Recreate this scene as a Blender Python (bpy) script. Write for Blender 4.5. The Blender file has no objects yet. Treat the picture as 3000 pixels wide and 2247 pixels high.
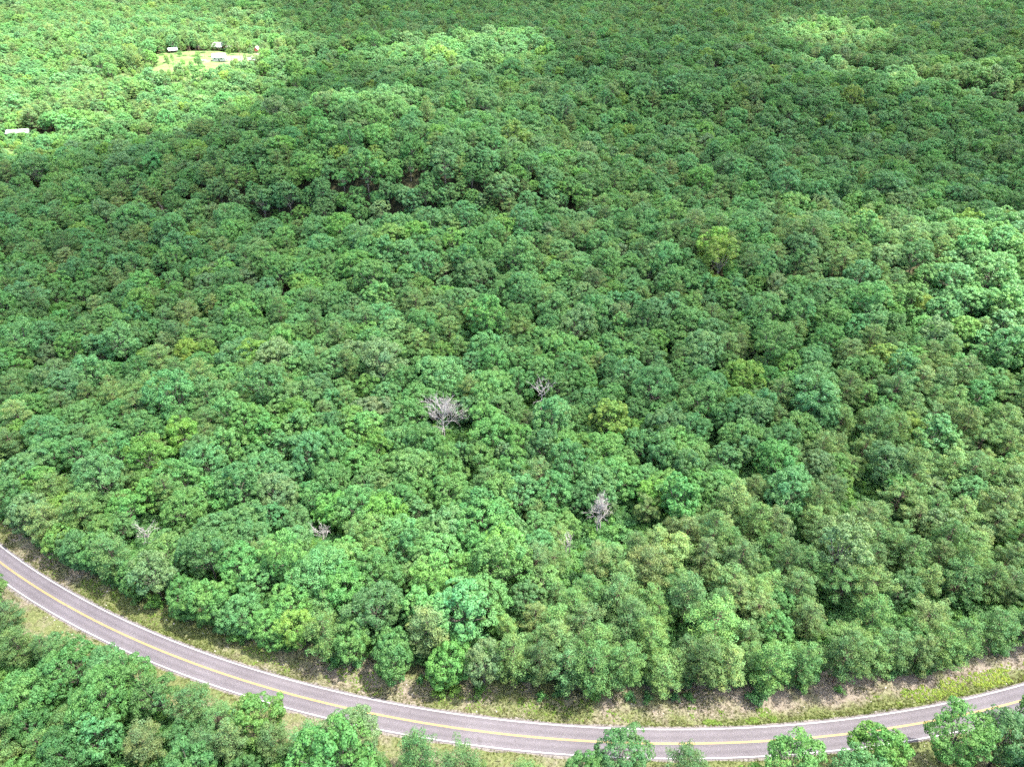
import bpy, math, random
import numpy as np

S = bpy.context.scene
C = S.collection
R = math.radians

# ------------------------------------------------------------------ camera, sky, sun, exposure
CAM_H = 150.0
CAM_PITCH = 37.0
cam = bpy.data.cameras.new('camera')
cam_o = bpy.data.objects.new('camera', cam)
C.objects.link(cam_o)
cam_o.location = (0, 0, CAM_H)
cam_o.rotation_euler = (R(90 - CAM_PITCH), 0, 0)
cam.sensor_width = 36.0
cam.lens = 36.0 * 0.693
cam.clip_start = 1.0
cam.clip_end = 20000.0
S.camera = cam_o

SUN_EL = 66.0
SUN_DIR = np.array([0.99, 0.08])            # horizontal direction towards the sun
SUN_DIR = SUN_DIR / np.linalg.norm(SUN_DIR)
to_sun = np.array([SUN_DIR[0] * math.cos(R(SUN_EL)), SUN_DIR[1] * math.cos(R(SUN_EL)), math.sin(R(SUN_EL))])

world = bpy.data.worlds.new('World')
S.world = world
world.use_nodes = True
wn = world.node_tree.nodes
wl = world.node_tree.links
sky = wn.new('ShaderNodeTexSky')
sky.sky_type = 'NISHITA'
sky.sun_disc = False
sky.sun_elevation = R(SUN_EL)
sky.sun_rotation = math.atan2(SUN_DIR[0], SUN_DIR[1])
sky.air_density = 1.0
sky.dust_density = 1.5
bg = wn['Background']
bg.inputs['Strength'].default_value = 0.092
wl.new(sky.outputs[0], bg.inputs['Color'])

sun = bpy.data.lights.new('sun', 'SUN')
sun.energy = 5.0
sun.angle = R(0.53)
sun.color = (1.0, 0.94, 0.82)
sun_o = bpy.data.objects.new('sun', sun)
C.objects.link(sun_o)
from mathutils import Vector, Matrix
sun_o.rotation_euler = Vector((-to_sun[0], -to_sun[1], -to_sun[2])).to_track_quat('-Z', 'Y').to_euler()
sun_o.location = (200, -100, 500)

S.view_settings.view_transform = 'Standard'
S.view_settings.look = 'None'
S.view_settings.exposure = 2.8
S.view_settings.gamma = 1.0
S.view_settings.use_curve_mapping = False
S.render.engine = 'CYCLES'
cy = S.cycles
cy.max_bounces = 5
cy.diffuse_bounces = 4
cy.glossy_bounces = 1
cy.transmission_bounces = 3
cy.volume_bounces = 1
cy.transparent_max_bounces = 16
cy.caustics_reflective = False
cy.caustics_refractive = False
cy.use_adaptive_sampling = True
cy.adaptive_threshold = 0.012
cy.use_denoising = False
cy.sample_clamp_indirect = 4.0

rng = np.random.default_rng(20240611)
random.seed(7)


# ------------------------------------------------------------------ small helpers
def smooth(a, b, x):
    t = np.clip((np.asarray(x, float) - a) / (b - a), 0, 1)
    return t * t * (3 - 2 * t)


_perm = np.random.default_rng(5).random((64, 64))


def vnoise(x, y, s, off=0.0):
    """smooth value noise in 0..1"""
    x = np.asarray(x, float) / s + 100.3 + off
    y = np.asarray(y, float) / s + 57.7 - off * 1.7
    xi = np.floor(x).astype(int)
    yi = np.floor(y).astype(int)
    fx = x - xi
    fy = y - yi
    fx = fx * fx * (3 - 2 * fx)
    fy = fy * fy * (3 - 2 * fy)
    p = lambda i, j: _perm[(xi + i) % 64, (yi + j) % 64]
    return (p(0, 0) * (1 - fx) + p(1, 0) * fx) * (1 - fy) + (p(0, 1) * (1 - fx) + p(1, 1) * fx) * fy


def ell(x, y, cx, cy_, rx, ry, deg=0.0, soft=0.35):
    """1 inside a rotated ellipse, fading to 0 over the soft share of its radius"""
    a = R(deg)
    dx = np.asarray(x, float) - cx
    dy = np.asarray(y, float) - cy_
    u = (dx * math.cos(a) + dy * math.sin(a)) / rx
    v = (-dx * math.sin(a) + dy * math.cos(a)) / ry
    return 1 - smooth(1 - soft, 1 + soft, np.hypot(u, v))


def mesh_np(name, co, faces, mats=(), mat_idx=None, smooth_shade=False, attrs=None):
    """co: (n,3); faces: list of arrays (m,k) with k = 3 or 4"""
    me = bpy.data.meshes.new(name)
    co = np.asarray(co, np.float32)
    me.vertices.add(len(co))
    me.vertices.foreach_set('co', co.ravel())
    loops = np.concatenate([f.ravel() for f in faces]).astype(np.int32)
    tot = np.concatenate([np.full(len(f), f.shape[1]) for f in faces]).astype(np.int32)
    start = np.concatenate([[0], np.cumsum(tot)[:-1]]).astype(np.int32)
    me.loops.add(len(loops))
    me.loops.foreach_set('vertex_index', loops)
    me.polygons.add(len(tot))
    me.polygons.foreach_set('loop_start', start)
    me.polygons.foreach_set('loop_total', tot)
    for m in mats:
        me.materials.append(m)
    if mat_idx is not None:
        me.polygons.foreach_set('material_index', np.asarray(mat_idx, np.int32))
    if smooth_shade:
        me.polygons.foreach_set('use_smooth', np.ones(len(tot), bool))
    me.update(calc_edges=True)
    for k, (dom, typ, arr) in (attrs or {}).items():
        a = me.attributes.new(k, typ, dom)
        key = {'FLOAT': 'value', 'INT': 'value', 'FLOAT_VECTOR': 'vector', 'FLOAT_COLOR': 'color'}[typ]
        a.data.foreach_set(key, np.asarray(arr).ravel())
    return me


def obj(name, me, parent=None, loc=None, rot=None, link=True):
    o = bpy.data.objects.new(name, me)
    if link:
        C.objects.link(o)
    if parent is not None:
        o.parent = parent
    if loc is not None:
        o.location = loc
    if rot is not None:
        o.rotation_euler = rot
    return o


def tag(o, label=None, cat=None, group=None, kind=None):
    if label:
        o['label'] = label
    if cat:
        o['category'] = cat
    if group:
        o['group'] = group
    if kind:
        o['kind'] = kind
    return o


class MB:
    """collects boxes / polygons / tubes into one mesh"""

    def __init__(self):
        self.v = []
        self.f = []

    def poly(self, pts):
        n = len(self.v)
        self.v += [tuple(p) for p in pts]
        self.f.append(tuple(range(n, n + len(pts))))

    def box(self, x0, x1, y0, y1, z0, z1):
        n = len(self.v)
        self.v += [(x0, y0, z0), (x1, y0, z0), (x1, y1, z0), (x0, y1, z0), (x0, y0, z1), (x1, y0, z1), (x1, y1, z1), (x0, y1, z1)]
        for q in ((0, 3, 2, 1), (4, 5, 6, 7), (0, 1, 5, 4), (1, 2, 6, 5), (2, 3, 7, 6), (3, 0, 4, 7)):
            self.f.append(tuple(n + i for i in q))
        return self

    def prism(self, prof, y0, y1):
        """profile in xz, extruded along y"""
        n = len(self.v)
        k = len(prof)
        self.v += [(p[0], y0, p[1]) for p in prof] + [(p[0], y1, p[1]) for p in prof]
        self.f.append(tuple(range(n, n + k)))
        self.f.append(tuple(range(n + 2 * k - 1, n + k - 1, -1)))
        for i in range(k):
            j = (i + 1) % k
            self.f.append((n + j, n + i, n + k + i, n + k + j))
        return self

    def mesh(self, name, mat):
        me = bpy.data.meshes.new(name)
        me.from_pydata(self.v, [], self.f)
        me.materials.append(mat)
        me.update()
        return me

    def build(self, name, mat, parent=None):
        return obj(name, self.mesh(name, mat), parent)


def tubes(paths, n=6):
    """paths: list of (points (k,3), radii (k,)); returns co, quads"""
    co, fa = [], []
    base = 0
    for P, r in paths:
        P = np.asarray(P, float)
        r = np.asarray(r, float)
        k = len(P)
        t = np.gradient(P, axis=0)
        t /= np.linalg.norm(t, axis=1)[:, None] + 1e-9
        ref = np.where(np.abs(t[:, 2:3]) > 0.9, np.array([[1.0, 0, 0]]), np.array([[0, 0, 1.0]]))
        u = np.cross(t, ref)
        u /= np.linalg.norm(u, axis=1)[:, None] + 1e-9
        w = np.cross(t, u)
        a = np.arange(n) * 2 * np.pi / n
        ring = P[:, None, :] + r[:, None, None] * (np.cos(a)[None, :, None] * u[:, None, :] + np.sin(a)[None, :, None] * w[:, None, :])
        co.append(ring.reshape(-1, 3))
        i = np.arange(k - 1)[:, None] * n
        j = np.arange(n)[None, :]
        j2 = (j + 1) % n
        q = np.stack([i + j, i + j2, i + n + j2, i + n + j], -1).reshape(-1, 4) + base
        fa.append(q)
        base += k * n
    return np.concatenate(co), np.concatenate(fa)


# ------------------------------------------------------------------ materials
def new_mat(name):
    m = bpy.data.materials.new(name)
    m.use_nodes = True
    nt = m.node_tree
    nt.nodes.clear()
    out = nt.nodes.new('ShaderNodeOutputMaterial')
    return m, nt, out


def noise_node(nt, scale, detail=4, rough=0.55, coord=None):
    n = nt.nodes.new('ShaderNodeTexNoise')
    n.inputs['Scale'].default_value = scale
    n.inputs['Detail'].default_value = detail
    n.inputs['Roughness'].default_value = rough
    if coord is not None:
        nt.links.new(coord, n.inputs['Vector'])
    return n


def ramp(nt, fac, stops):
    r = nt.nodes.new('ShaderNodeValToRGB')
    while len(r.color_ramp.elements) < len(stops):
        r.color_ramp.elements.new(0.5)
    for e, (p, c) in zip(r.color_ramp.elements, stops):
        e.position = p
        e.color = (*c, 1) if len(c) == 3 else c
    nt.links.new(fac, r.inputs[0])
    return r.outputs[0]


def mixc(nt, fac, a, b, mode='MIX'):
    m = nt.nodes.new('ShaderNodeMix')
    m.data_type = 'RGBA'
    m.blend_type = mode
    for s, v in ((m.inputs[0], fac), (m.inputs[6], a), (m.inputs[7], b)):
        if isinstance(v, (int, float)):
            s.default_value = v
        elif isinstance(v, tuple):
            s.default_value = (*v, 1)
        else:
            nt.links.new(v, s)
    return m.outputs[2]


def attr(nt, name, typ='GEOMETRY'):
    a = nt.nodes.new('ShaderNodeAttribute')
    a.attribute_type = typ
    a.attribute_name = name
    return a


def foliage_mat(name, rough=0.55, transl=0.28):
    """leaf colour = the tree's own tint, varied leaf by leaf"""
    m, nt, out = new_mat(name)
    t = attr(nt, 'tint', 'INSTANCER')
    lv = attr(nt, 'leaf_variation')
    v = nt.nodes.new('ShaderNodeMapRange')
    v.inputs[3].default_value = 0.72
    v.inputs[4].default_value = 1.3
    nt.links.new(lv.outputs['Fac'], v.inputs[0])
    c0 = nt.nodes.new('ShaderNodeVectorMath')
    c0.operation = 'SCALE'
    nt.links.new(t.outputs['Vector'], c0.inputs[0])
    nt.links.new(v.outputs[0], c0.inputs['Scale'])
    hv = nt.nodes.new('ShaderNodeMapRange')          # sprays turn from blue-green to yellow-green
    hv.inputs[3].default_value = 0.84
    hv.inputs[4].default_value = 1.22
    nt.links.new(attr(nt, 'spray_variation').outputs['Fac'], hv.inputs[0])
    hb = nt.nodes.new('ShaderNodeMapRange')
    hb.inputs[3].default_value = 1.12
    hb.inputs[4].default_value = 0.86
    nt.links.new(attr(nt, 'spray_variation').outputs['Fac'], hb.inputs[0])
    cx = nt.nodes.new('ShaderNodeCombineXYZ')
    nt.links.new(hv.outputs[0], cx.inputs[0])
    cx.inputs[1].default_value = 1.0
    nt.links.new(hb.outputs[0], cx.inputs[2])
    c = nt.nodes.new('ShaderNodeVectorMath')
    c.operation = 'MULTIPLY'
    nt.links.new(c0.outputs[0], c.inputs[0])
    nt.links.new(cx.outputs[0], c.inputs[1])
    p = nt.nodes.new('ShaderNodeBsdfPrincipled')
    nt.links.new(c.outputs[0], p.inputs['Base Color'])
    p.inputs['Roughness'].default_value = rough
    p.inputs['Specular IOR Level'].default_value = 0.38
    tr = nt.nodes.new('ShaderNodeBsdfTranslucent')
    tc = nt.nodes.new('ShaderNodeVectorMath')
    tc.operation = 'MULTIPLY'
    tc.inputs[1].default_value = (1.3, 1.2, 0.6)
    nt.links.new(c.outputs[0], tc.inputs[0])
    nt.links.new(tc.outputs[0], tr.inputs['Color'])
    ms = nt.nodes.new('ShaderNodeMixShader')
    ms.inputs[0].default_value = transl
    nt.links.new(p.outputs[0], ms.inputs[1])
    nt.links.new(tr.outputs[0], ms.inputs[2])
    nt.links.new(ms.outputs[0], out.inputs['Surface'])
    return m


def simple_mat(name, c1, c2, scale=1.0, rough=0.8, bump=0.0, detail=5, stops=(0.35, 0.65), metallic=0.0):
    m, nt, out = new_mat(name)
    tc = nt.nodes.new('ShaderNodeTexCoord')
    n = noise_node(nt, scale, detail, 0.6, tc.outputs['Object'])
    col = ramp(nt, n.outputs['Fac'], [(stops[0], c1), (stops[1], c2)])
    p = nt.nodes.new('ShaderNodeBsdfPrincipled')
    nt.links.new(col, p.inputs['Base Color'])
    p.inputs['Roughness'].default_value = rough
    p.inputs['Metallic'].default_value = metallic
    if bump:
        b = nt.nodes.new('ShaderNodeBump')
        b.inputs['Strength'].default_value = bump
        b.inputs['Distance'].default_value = 0.05
        nt.links.new(n.outputs['Fac'], b.inputs['Height'])
        nt.links.new(b.outputs[0], p.inputs['Normal'])
    nt.links.new(p.outputs[0], out.inputs['Surface'])
    return m


M = {}
M['oak_leaf'] = foliage_mat('oak_leaf', 0.58, 0.25)
M['pine_needle'] = foliage_mat('pine_needle', 0.65, 0.22)
M['oak_bark'] = simple_mat('oak_bark', (0.10, 0.085, 0.07), (0.22, 0.19, 0.165), 3.0, 0.9, 0.4)
M['pine_bark'] = simple_mat('pine_bark', (0.09, 0.06, 0.045), (0.19, 0.13, 0.10), 3.0, 0.9, 0.4)
M['dead_wood'] = simple_mat('dead_wood', (0.23, 0.21, 0.207), (0.42, 0.39, 0.385), 1.5, 0.85, 0.3)
M['dead_twig'] = simple_mat('dead_twig', (0.14, 0.12, 0.115), (0.27, 0.24, 0.23), 1.5, 0.9)


def ground_mat():
    m, nt, out = new_mat('forest_floor')
    tc = nt.nodes.new('ShaderNodeTexCoord')
    n = noise_node(nt, 0.6, 6, 0.65, tc.outputs['Object'])
    litter = ramp(nt, n.outputs['Fac'], [(0.3, (0.022, 0.026, 0.013)), (0.5, (0.04, 0.042, 0.022)), (0.72, (0.075, 0.066, 0.042))])
    n2 = noise_node(nt, 0.12, 5, 0.6, tc.outputs['Object'])
    lawn = ramp(nt, n2.outputs['Fac'], [(0.3, (0.055, 0.11, 0.028)), (0.5, (0.078, 0.14, 0.042)), (0.7, (0.11, 0.16, 0.065))])
    a = attr(nt, 'lawn')
    s = attr(nt, 'sand')
    col = mixc(nt, a.outputs['Fac'], litter, lawn)
    n3 = noise_node(nt, 0.5, 5, 0.6, tc.outputs['Object'])
    sand = ramp(nt, n3.outputs['Fac'], [(0.3, (0.15, 0.13, 0.11)), (0.7, (0.23, 0.20, 0.17))])
    col = mixc(nt, s.outputs['Fac'], col, sand)
    p = nt.nodes.new('ShaderNodeBsdfPrincipled')
    nt.links.new(col, p.inputs['Base Color'])
    p.inputs['Roughness'].default_value = 0.95
    p.inputs['Specular IOR Level'].default_value = 0.1
    nt.links.new(p.outputs[0], out.inputs['Surface'])
    return m


def verge_mat():
    m, nt, out = new_mat('verge_soil_and_grass')
    tc = nt.nodes.new('ShaderNodeTexCoord')
    d = attr(nt, 'dryness')
    big = noise_node(nt, 0.16, 5, 0.62, tc.outputs['Object'])
    fine = noise_node(nt, 1.6, 6, 0.7, tc.outputs['Object'])
    green = ramp(nt, fine.outputs['Fac'], [(0.3, (0.06, 0.075, 0.03)), (0.5, (0.11, 0.13, 0.052)), (0.7, (0.17, 0.175, 0.085))])
    straw = ramp(nt, fine.outputs['Fac'], [(0.28, (0.11, 0.092, 0.074)), (0.5, (0.175, 0.149, 0.123)), (0.72, (0.26, 0.226, 0.19))])
    f = nt.nodes.new('ShaderNodeMath')
    f.operation = 'ADD'
    nt.links.new(big.outputs['Fac'], f.inputs[0])
    nt.links.new(d.outputs['Fac'], f.inputs[1])
    fac = ramp(nt, f.outputs[0], [(0.42, (0, 0, 0)), (0.66, (1, 1, 1))])
    col = mixc(nt, fac, green, straw)
    p = nt.nodes.new('ShaderNodeBsdfPrincipled')
    nt.links.new(col, p.inputs['Base Color'])
    p.inputs['Roughness'].default_value = 0.95
    p.inputs['Specular IOR Level'].default_value = 0.1
    b = nt.nodes.new('ShaderNodeBump')
    b.inputs['Strength'].default_value = 0.8
    b.inputs['Distance'].default_value = 0.12
    nt.links.new(fine.outputs['Fac'], b.inputs['Height'])
    nt.links.new(b.outputs[0], p.inputs['Normal'])
    nt.links.new(p.outputs[0], out.inputs['Surface'])
    return m


def asphalt_mat():
    m, nt, out = new_mat('worn_asphalt')
    tc = nt.nodes.new('ShaderNodeTexCoord')
    ac = attr(nt, 'across')          # metres from the centre line
    big = noise_node(nt, 0.09, 5, 0.6, tc.outputs['Object'])
    fine = noise_node(nt, 2.5, 6, 0.7, tc.outputs['Object'])
    base = ramp(nt, big.outputs['Fac'], [(0.3, (0.094, 0.084, 0.098)), (0.7, (0.124, 0.112, 0.130))])
    grain = ramp(nt, fine.outputs['Fac'], [(0.3, (0.86, 0.86, 0.86)), (0.7, (1.1, 1.1, 1.1))])
    col = mixc(nt, 1.0, base, grain, 'MULTIPLY')
    # wheel tracks and oil strip worn along the lanes
    wv = nt.nodes.new('ShaderNodeMath')
    wv.operation = 'MULTIPLY'
    wv.inputs[1].default_value = 2 * math.pi / 1.55
    nt.links.new(ac.outputs['Fac'], wv.inputs[0])
    sn = nt.nodes.new('ShaderNodeMath')
    sn.operation = 'SINE'
    nt.links.new(wv.outputs[0], sn.inputs[0])
    tr = nt.nodes.new('ShaderNodeMapRange')
    tr.inputs[1].default_value = -1
    tr.inputs[2].default_value = 1
    tr.inputs[3].default_value = 0.88
    tr.inputs[4].default_value = 1.07
    nt.links.new(sn.outputs[0], tr.inputs[0])
    col = mixc(nt, 1.0, col, tr.outputs[0], 'MULTIPLY')
    # dark stains
    st = noise_node(nt, 0.33, 3, 0.5, tc.outputs['Object'])
    sf = ramp(nt, st.outputs['Fac'], [(0.66, (0, 0, 0)), (0.8, (0.8, 0.8, 0.8))])
    col = mixc(nt, sf, col, (0.055, 0.048, 0.052))
    # cracks
    vo = nt.nodes.new('ShaderNodeTexVoronoi')
    vo.feature = 'DISTANCE_TO_EDGE'
    vo.inputs['Scale'].default_value = 0.16
    wob = noise_node(nt, 0.8, 4, 0.6, tc.outputs['Object'])
    wm = mixc(nt, 0.12, tc.outputs['Object'], wob.outputs['Color'], 'LINEAR_LIGHT')
    nt.links.new(wm, vo.inputs['Vector'])
    cf = ramp(nt, vo.outputs['Distance'], [(0.0, (1, 1, 1)), (0.006, (0, 0, 0))])
    cm = nt.nodes.new('ShaderNodeMath')
    cm.operation = 'MULTIPLY'
    cm.inputs[1].default_value = 0.45
    nt.links.new(cf, cm.inputs[0])
    col = mixc(nt, cm.outputs[0], col, (0.10, 0.09, 0.09))
    p = nt.nodes.new('ShaderNodeBsdfPrincipled')
    nt.links.new(col, p.inputs['Base Color'])
    p.inputs['Roughness'].default_value = 0.75
    p.inputs['Specular IOR Level'].default_value = 0.3
    nt.links.new(p.outputs[0], out.inputs['Surface'])
    return m


def paint_mat(name, c, worn):
    m, nt, out = new_mat(name)
    tc = nt.nodes.new('ShaderNodeTexCoord')
    n = noise_node(nt, 1.3, 6, 0.75, tc.outputs['Object'])
    col = ramp(nt, n.outputs['Fac'], [(0.32, worn), (0.5, c)])
    p = nt.nodes.new('ShaderNodeBsdfPrincipled')
    nt.links.new(col, p.inputs['Base Color'])
    p.inputs['Roughness'].default_value = 0.6
    nt.links.new(p.outputs[0], out.inputs['Surface'])
    return m


M['ground'] = ground_mat()
M['verge'] = verge_mat()
M['asphalt'] = asphalt_mat()
M['white_paint'] = paint_mat('white_road_paint', (0.50, 0.50, 0.50), (0.30, 0.29, 0.29))
M['yellow_paint'] = paint_mat('yellow_road_paint', (0.40, 0.26, 0.07), (0.27, 0.19, 0.085))
M['gravel'] = simple_mat('gravel_shoulder', (0.11, 0.098, 0.09), (0.19, 0.172, 0.16), 1.6, 0.95, 0.5, 7)
M['grass'] = foliage_mat('grass_blade', 0.6, 0.25)
M['white_metal'] = simple_mat('white_metal_roof', (0.42, 0.42, 0.44), (0.55, 0.55, 0.57), 0.5, 0.45)
M['white_siding'] = simple_mat('white_siding', (0.42, 0.41, 0.40), (0.52, 0.51, 0.50), 0.8, 0.7)
M['blue_roof'] = simple_mat('pale_blue_roof', (0.50, 0.58, 0.66), (0.62, 0.68, 0.74), 0.8, 0.45)
M['red_board'] = simple_mat('red_boards', (0.42, 0.10, 0.09), (0.55, 0.17, 0.15), 1.2, 0.8)
M['pink_roof'] = simple_mat('faded_pink_roof', (0.50, 0.32, 0.30), (0.68, 0.52, 0.50), 0.9, 0.7)
M['brown_wood'] = simple_mat('brown_wood', (0.13, 0.08, 0.05), (0.24, 0.16, 0.10), 1.5, 0.85)
M['dark_roof'] = simple_mat('dark_shingle_roof', (0.09, 0.075, 0.085), (0.16, 0.13, 0.14), 1.0, 0.85)
M['dark_opening'] = simple_mat('dark_door_and_shade', (0.03, 0.028, 0.028), (0.06, 0.055, 0.05), 1.0, 0.8)  # for doors and wheels, and for shade painted in an open front
M['window_glass'] = simple_mat('window_glass', (0.05, 0.06, 0.07), (0.08, 0.09, 0.10), 1.0, 0.12)
M['rock'] = simple_mat('pale_rock', (0.36, 0.33, 0.30), (0.58, 0.55, 0.52), 2.0, 0.9)

# ------------------------------------------------------------------ the lie of the land
RCX, RCY, RR = 34.5, 399.4, 325.9      # the road is an arc round this point


def road_d(x, y):
    """metres inside (north of) the road's centre line; negative on the camera's side"""
    return RR - np.hypot(np.asarray(x, float) - RCX, np.asarray(y, float) - RCY)


def clearing(x, y):
    a = ell(x, y, -288, 692, 48, 26, 0, 0.2)
    b = ell(x, y, -254, 636, 17, 46, 18, 0.2)
    c = ell(x, y, -316, 460, 22, 12, 12, 0.25)
    d = ell(x, y, -236, 682, 26, 26, 0, 0.25)
    e = ell(x, y, -293, 660, 14, 30, -15, 0.25)
    return np.maximum.reduce([a, b, c, d, e])


def young(x, y):
    """low young growth in front of the yards"""
    a = ell(x, y, -278, 618, 66, 54, 0, 0.25)
    b = ell(x, y, -318, 436, 32, 20, 0, 0.25)
    c = ell(x, y, -222, 690, 46, 40, 0, 0.25)
    return np.maximum.reduce([a, b, c])


def ravine_y(x):
    return 333 + 3 * np.sin(np.asarray(x, float) / 38.0) - 0.16 * np.maximum(np.asarray(x, float) - 60, 0)


def terrain(x, y):
    x = np.asarray(x, float)
    y = np.asarray(y, float)
    away = smooth(16, 60, np.abs(road_d(x, y)))
    calm = 1 - 0.65 * ell(x, y, -265, 550, 85, 130, 0, 0.5)
    z = ((vnoise(x, y, 170) - 0.5) * 20 + (vnoise(x, y, 70, 3.1) - 0.5) * 7) * calm
    # a ravine across the wood: the far bank stands higher on the left, the near ridge on the right
    rv = ravine_y(x)
    west = smooth(60, -10, x) * smooth(-230, -120, x)
    east = smooth(40, 110, x)
    z = z - 5 * np.exp(-((y - rv) / 14.0) ** 2) * (west + east)
    z = z + 12 * west * smooth(rv + 2, rv + 24, y) * smooth(rv + 190, rv + 60, y) - 3 * west * smooth(rv - 60, rv - 10, y) * smooth(rv + 10, rv - 2, y)
    z = z + 11 * east * np.exp(-((y - rv + 34) / 34.0) ** 2) - 5 * east * np.exp(-((y - rv - 26) / 30.0) ** 2)
    rav2 = 520 + 0.25 * x + 18 * np.sin(x / 90.0 + 1.0)
    z = z + (-9 * np.exp(-((y - rav2) / 26.0) ** 2) + 8 * np.exp(-((y - rav2 + 55) / 40.0) ** 2)) * calm
    rav3 = 740 - 0.2 * x + 20 * np.sin(x / 80.0)
    z = z + (-9 * np.exp(-((y - rav3) / 30.0) ** 2) + 9 * np.exp(-((y - rav3 + 70) / 45.0) ** 2)) * smooth(-150, 0, x)
    flat = np.maximum(clearing(x, y), 0.85 * young(x, y))
    z = z * away
    return z * (1 - flat) - 0.25


def axis(lo, hi, step, far):
    a = list(np.arange(lo, hi + 0.1, step))
    s = step
    while a[-1] < far:
        s *= 1.5
        a.append(a[-1] + s)
    s = step
    while a[0] > -far:
        s *= 1.5
        a.insert(0, a[0] - s)
    return np.array(a)


gx = axis(-760, 760, 8, 9000)
gy = axis(-40, 1240, 8, 9000)
X, Y = np.meshgrid(gx, gy)
Z = terrain(X, Y)
nx, ny = len(gx), len(gy)
ii = (np.arange(ny - 1)[:, None] * nx + np.arange(nx - 1)[None, :])
Q = np.stack([ii, ii + 1, ii + nx + 1, ii + nx], -1).reshape(-1, 4)
lawn = np.maximum(clearing(X, Y), 0.55 * young(X, Y))
sand = np.maximum.reduce([0.8 * ell(X, Y, -251, 684, 5, 10, 0, 0.5), 0.8 * ell(X, Y, -240, 676, 12, 4, 10, 0.5), ell(X, Y, -232, 700, 5, 16, 0, 0.5), ell(X, Y, -330, 459, 16, 5, 10, 0.5),
                          0.6 * ell(X, Y, -271, 672, 6, 4, 0, 0.5)])
ground = obj('ground', mesh_np('ground', np.stack([X, Y, Z], -1).reshape(-1, 3), [Q], [M['ground']], smooth_shade=True,
                               attrs={'lawn': ('POINT', 'FLOAT', lawn), 'sand': ('POINT', 'FLOAT', sand)}))
tag(ground, 'brown leaf littered forest floor with pale lawns in the far clearings', 'ground', kind='structure')


def arc_strip(name, offs, zs, mat, step=2.0, half=0.95, extra=None, wob=None):
    """strip along the road; offs are metres north of the centre line"""
    n = int(2 * half * RR / step)
    a = np.linspace(-half, half, n) - math.pi / 2
    k = len(offs)
    o = np.asarray(offs)[None, :] * np.ones((n, 1))
    if wob is not None:
        o = o + wob(a[:, None] * RR, o)
    r = RR - o
    x = RCX + r * np.cos(a)[:, None]
    y = RCY + r * np.sin(a)[:, None]
    z = np.asarray(zs)[None, :] * np.ones((n, 1))
    if extra is not None:
        z = z + extra(x, y, o)
    i = np.arange(n - 1)[:, None] * k + np.arange(k - 1)[None, :]
    q = np.stack([i, i + k, i + k + 1, i + 1], -1).reshape(-1, 4)
    return np.stack([x, y, z], -1).reshape(-1, 3), q, o.ravel(), x.ravel(), y.ravel()


def camber(x, y, o):
    return -0.02 * np.abs(o)


co, q, o_, x_, y_ = arc_strip('road', [-3.4, -3.0, -2, -1, 0, 1, 2, 3.0, 3.4], [0.12] * 9, None, extra=camber)
road = obj('road', mesh_np('road', co, [q], [M['asphalt']], smooth_shade=True, attrs={'across': ('POINT', 'FLOAT', o_)}))
tag(road, 'curving two lane road of worn purplish grey asphalt', 'road', kind='structure')
for nm, off, w, mt in (('edge_line', 3.02, 0.17, 'white_paint'), ('edge_line', -3.02, 0.17, 'white_paint'), ('centre_line', 0.125, 0.125, 'yellow_paint'), ('centre_line', -0.125, 0.125, 'yellow_paint')):
    co, q, _, _, _ = arc_strip(nm, [off - w / 2, off + w / 2], [0.127, 0.127], None, 1.0, extra=camber)
    tag(obj(nm, mesh_np(nm, co, [q], [M[mt]]), road), kind='structure')
edge_wob = lambda s, o: (vnoise(s, o * 0 + 3, 2.2) - 0.5) * 0.55 * (np.abs(o) > 3.7)
for sg in (1, -1):
    co, q, _, _, _ = arc_strip('gravel', [sg * 3.35, sg * 3.75] if sg > 0 else [-3.75, -3.35], [0.035, 0.035], None, 0.5, wob=edge_wob)
    tag(obj('shoulder', mesh_np('shoulder', co, [q], [M['gravel']])), 'narrow pale gravel shoulder along the %s edge of the road' % ('far' if sg > 0 else 'near'), 'shoulder', kind='structure')


def verge_lift(x, y, o):
    a = np.abs(o)
    ditch = -0.22 * np.exp(-((a - 5.6) / 0.9) ** 2)
    bank = 0.55 * smooth(6.2, 9.5, a) * smooth(30, 80, x) * (o > 0)
    lump = (vnoise(x, y, 1.1) - 0.5) * 0.12 * smooth(3.8, 5, a)
    return ditch + bank + lump


def dryness(x, y, o):
    v = -0.04 * np.ones_like(x)
    v = v + 0.22 * smooth(-10, 70, x) * smooth(5.4, 7.5, o)          # sandy bank on the right
    v = v - 0.26 * smooth(5.6, 4.2, np.abs(o)) * smooth(20, 60, x)
    v = v - 0.16 * ell(x, y, -72, 100, 30, 12, -22, 0.6)
    v = v + 0.15 * ell(x, y, -45, 90, 26, 8, -18, 0.6)
    v = v + 0.12 * ell(x, y, -125, 121, 20, 8, -30, 0.6)
    return v


for sg, nm in ((1, 'far'), (-1, 'near')):
    offs = sg * np.array([3.5, 3.9, 4.4, 5, 5.6, 6.2, 7, 8, 9, 10, 11.5, 13, 15, 18.0])
    zs = np.array([0.03, 0.02, 0.0, 0, 0, 0, 0.02, 0.05, 0.05, 0.05, 0.05, 0.04, 0.0, -0.9])
    if sg < 0:
        offs, zs = offs[::-1], zs[::-1]
    co, q, o_, x_, y_ = arc_strip('verge', offs, zs, None, 0.8, extra=verge_lift)
    vg = obj('verge', mesh_np('verge', co, [q], [M['verge']], smooth_shade=True, attrs={'dryness': ('POINT', 'FLOAT', dryness(x_, y_, o_))}))
    tag(vg, 'patchy grass and straw verge between the road and the %s' % ('big wood' if sg > 0 else 'near roadside trees'), 'verge', kind='structure')


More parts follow.
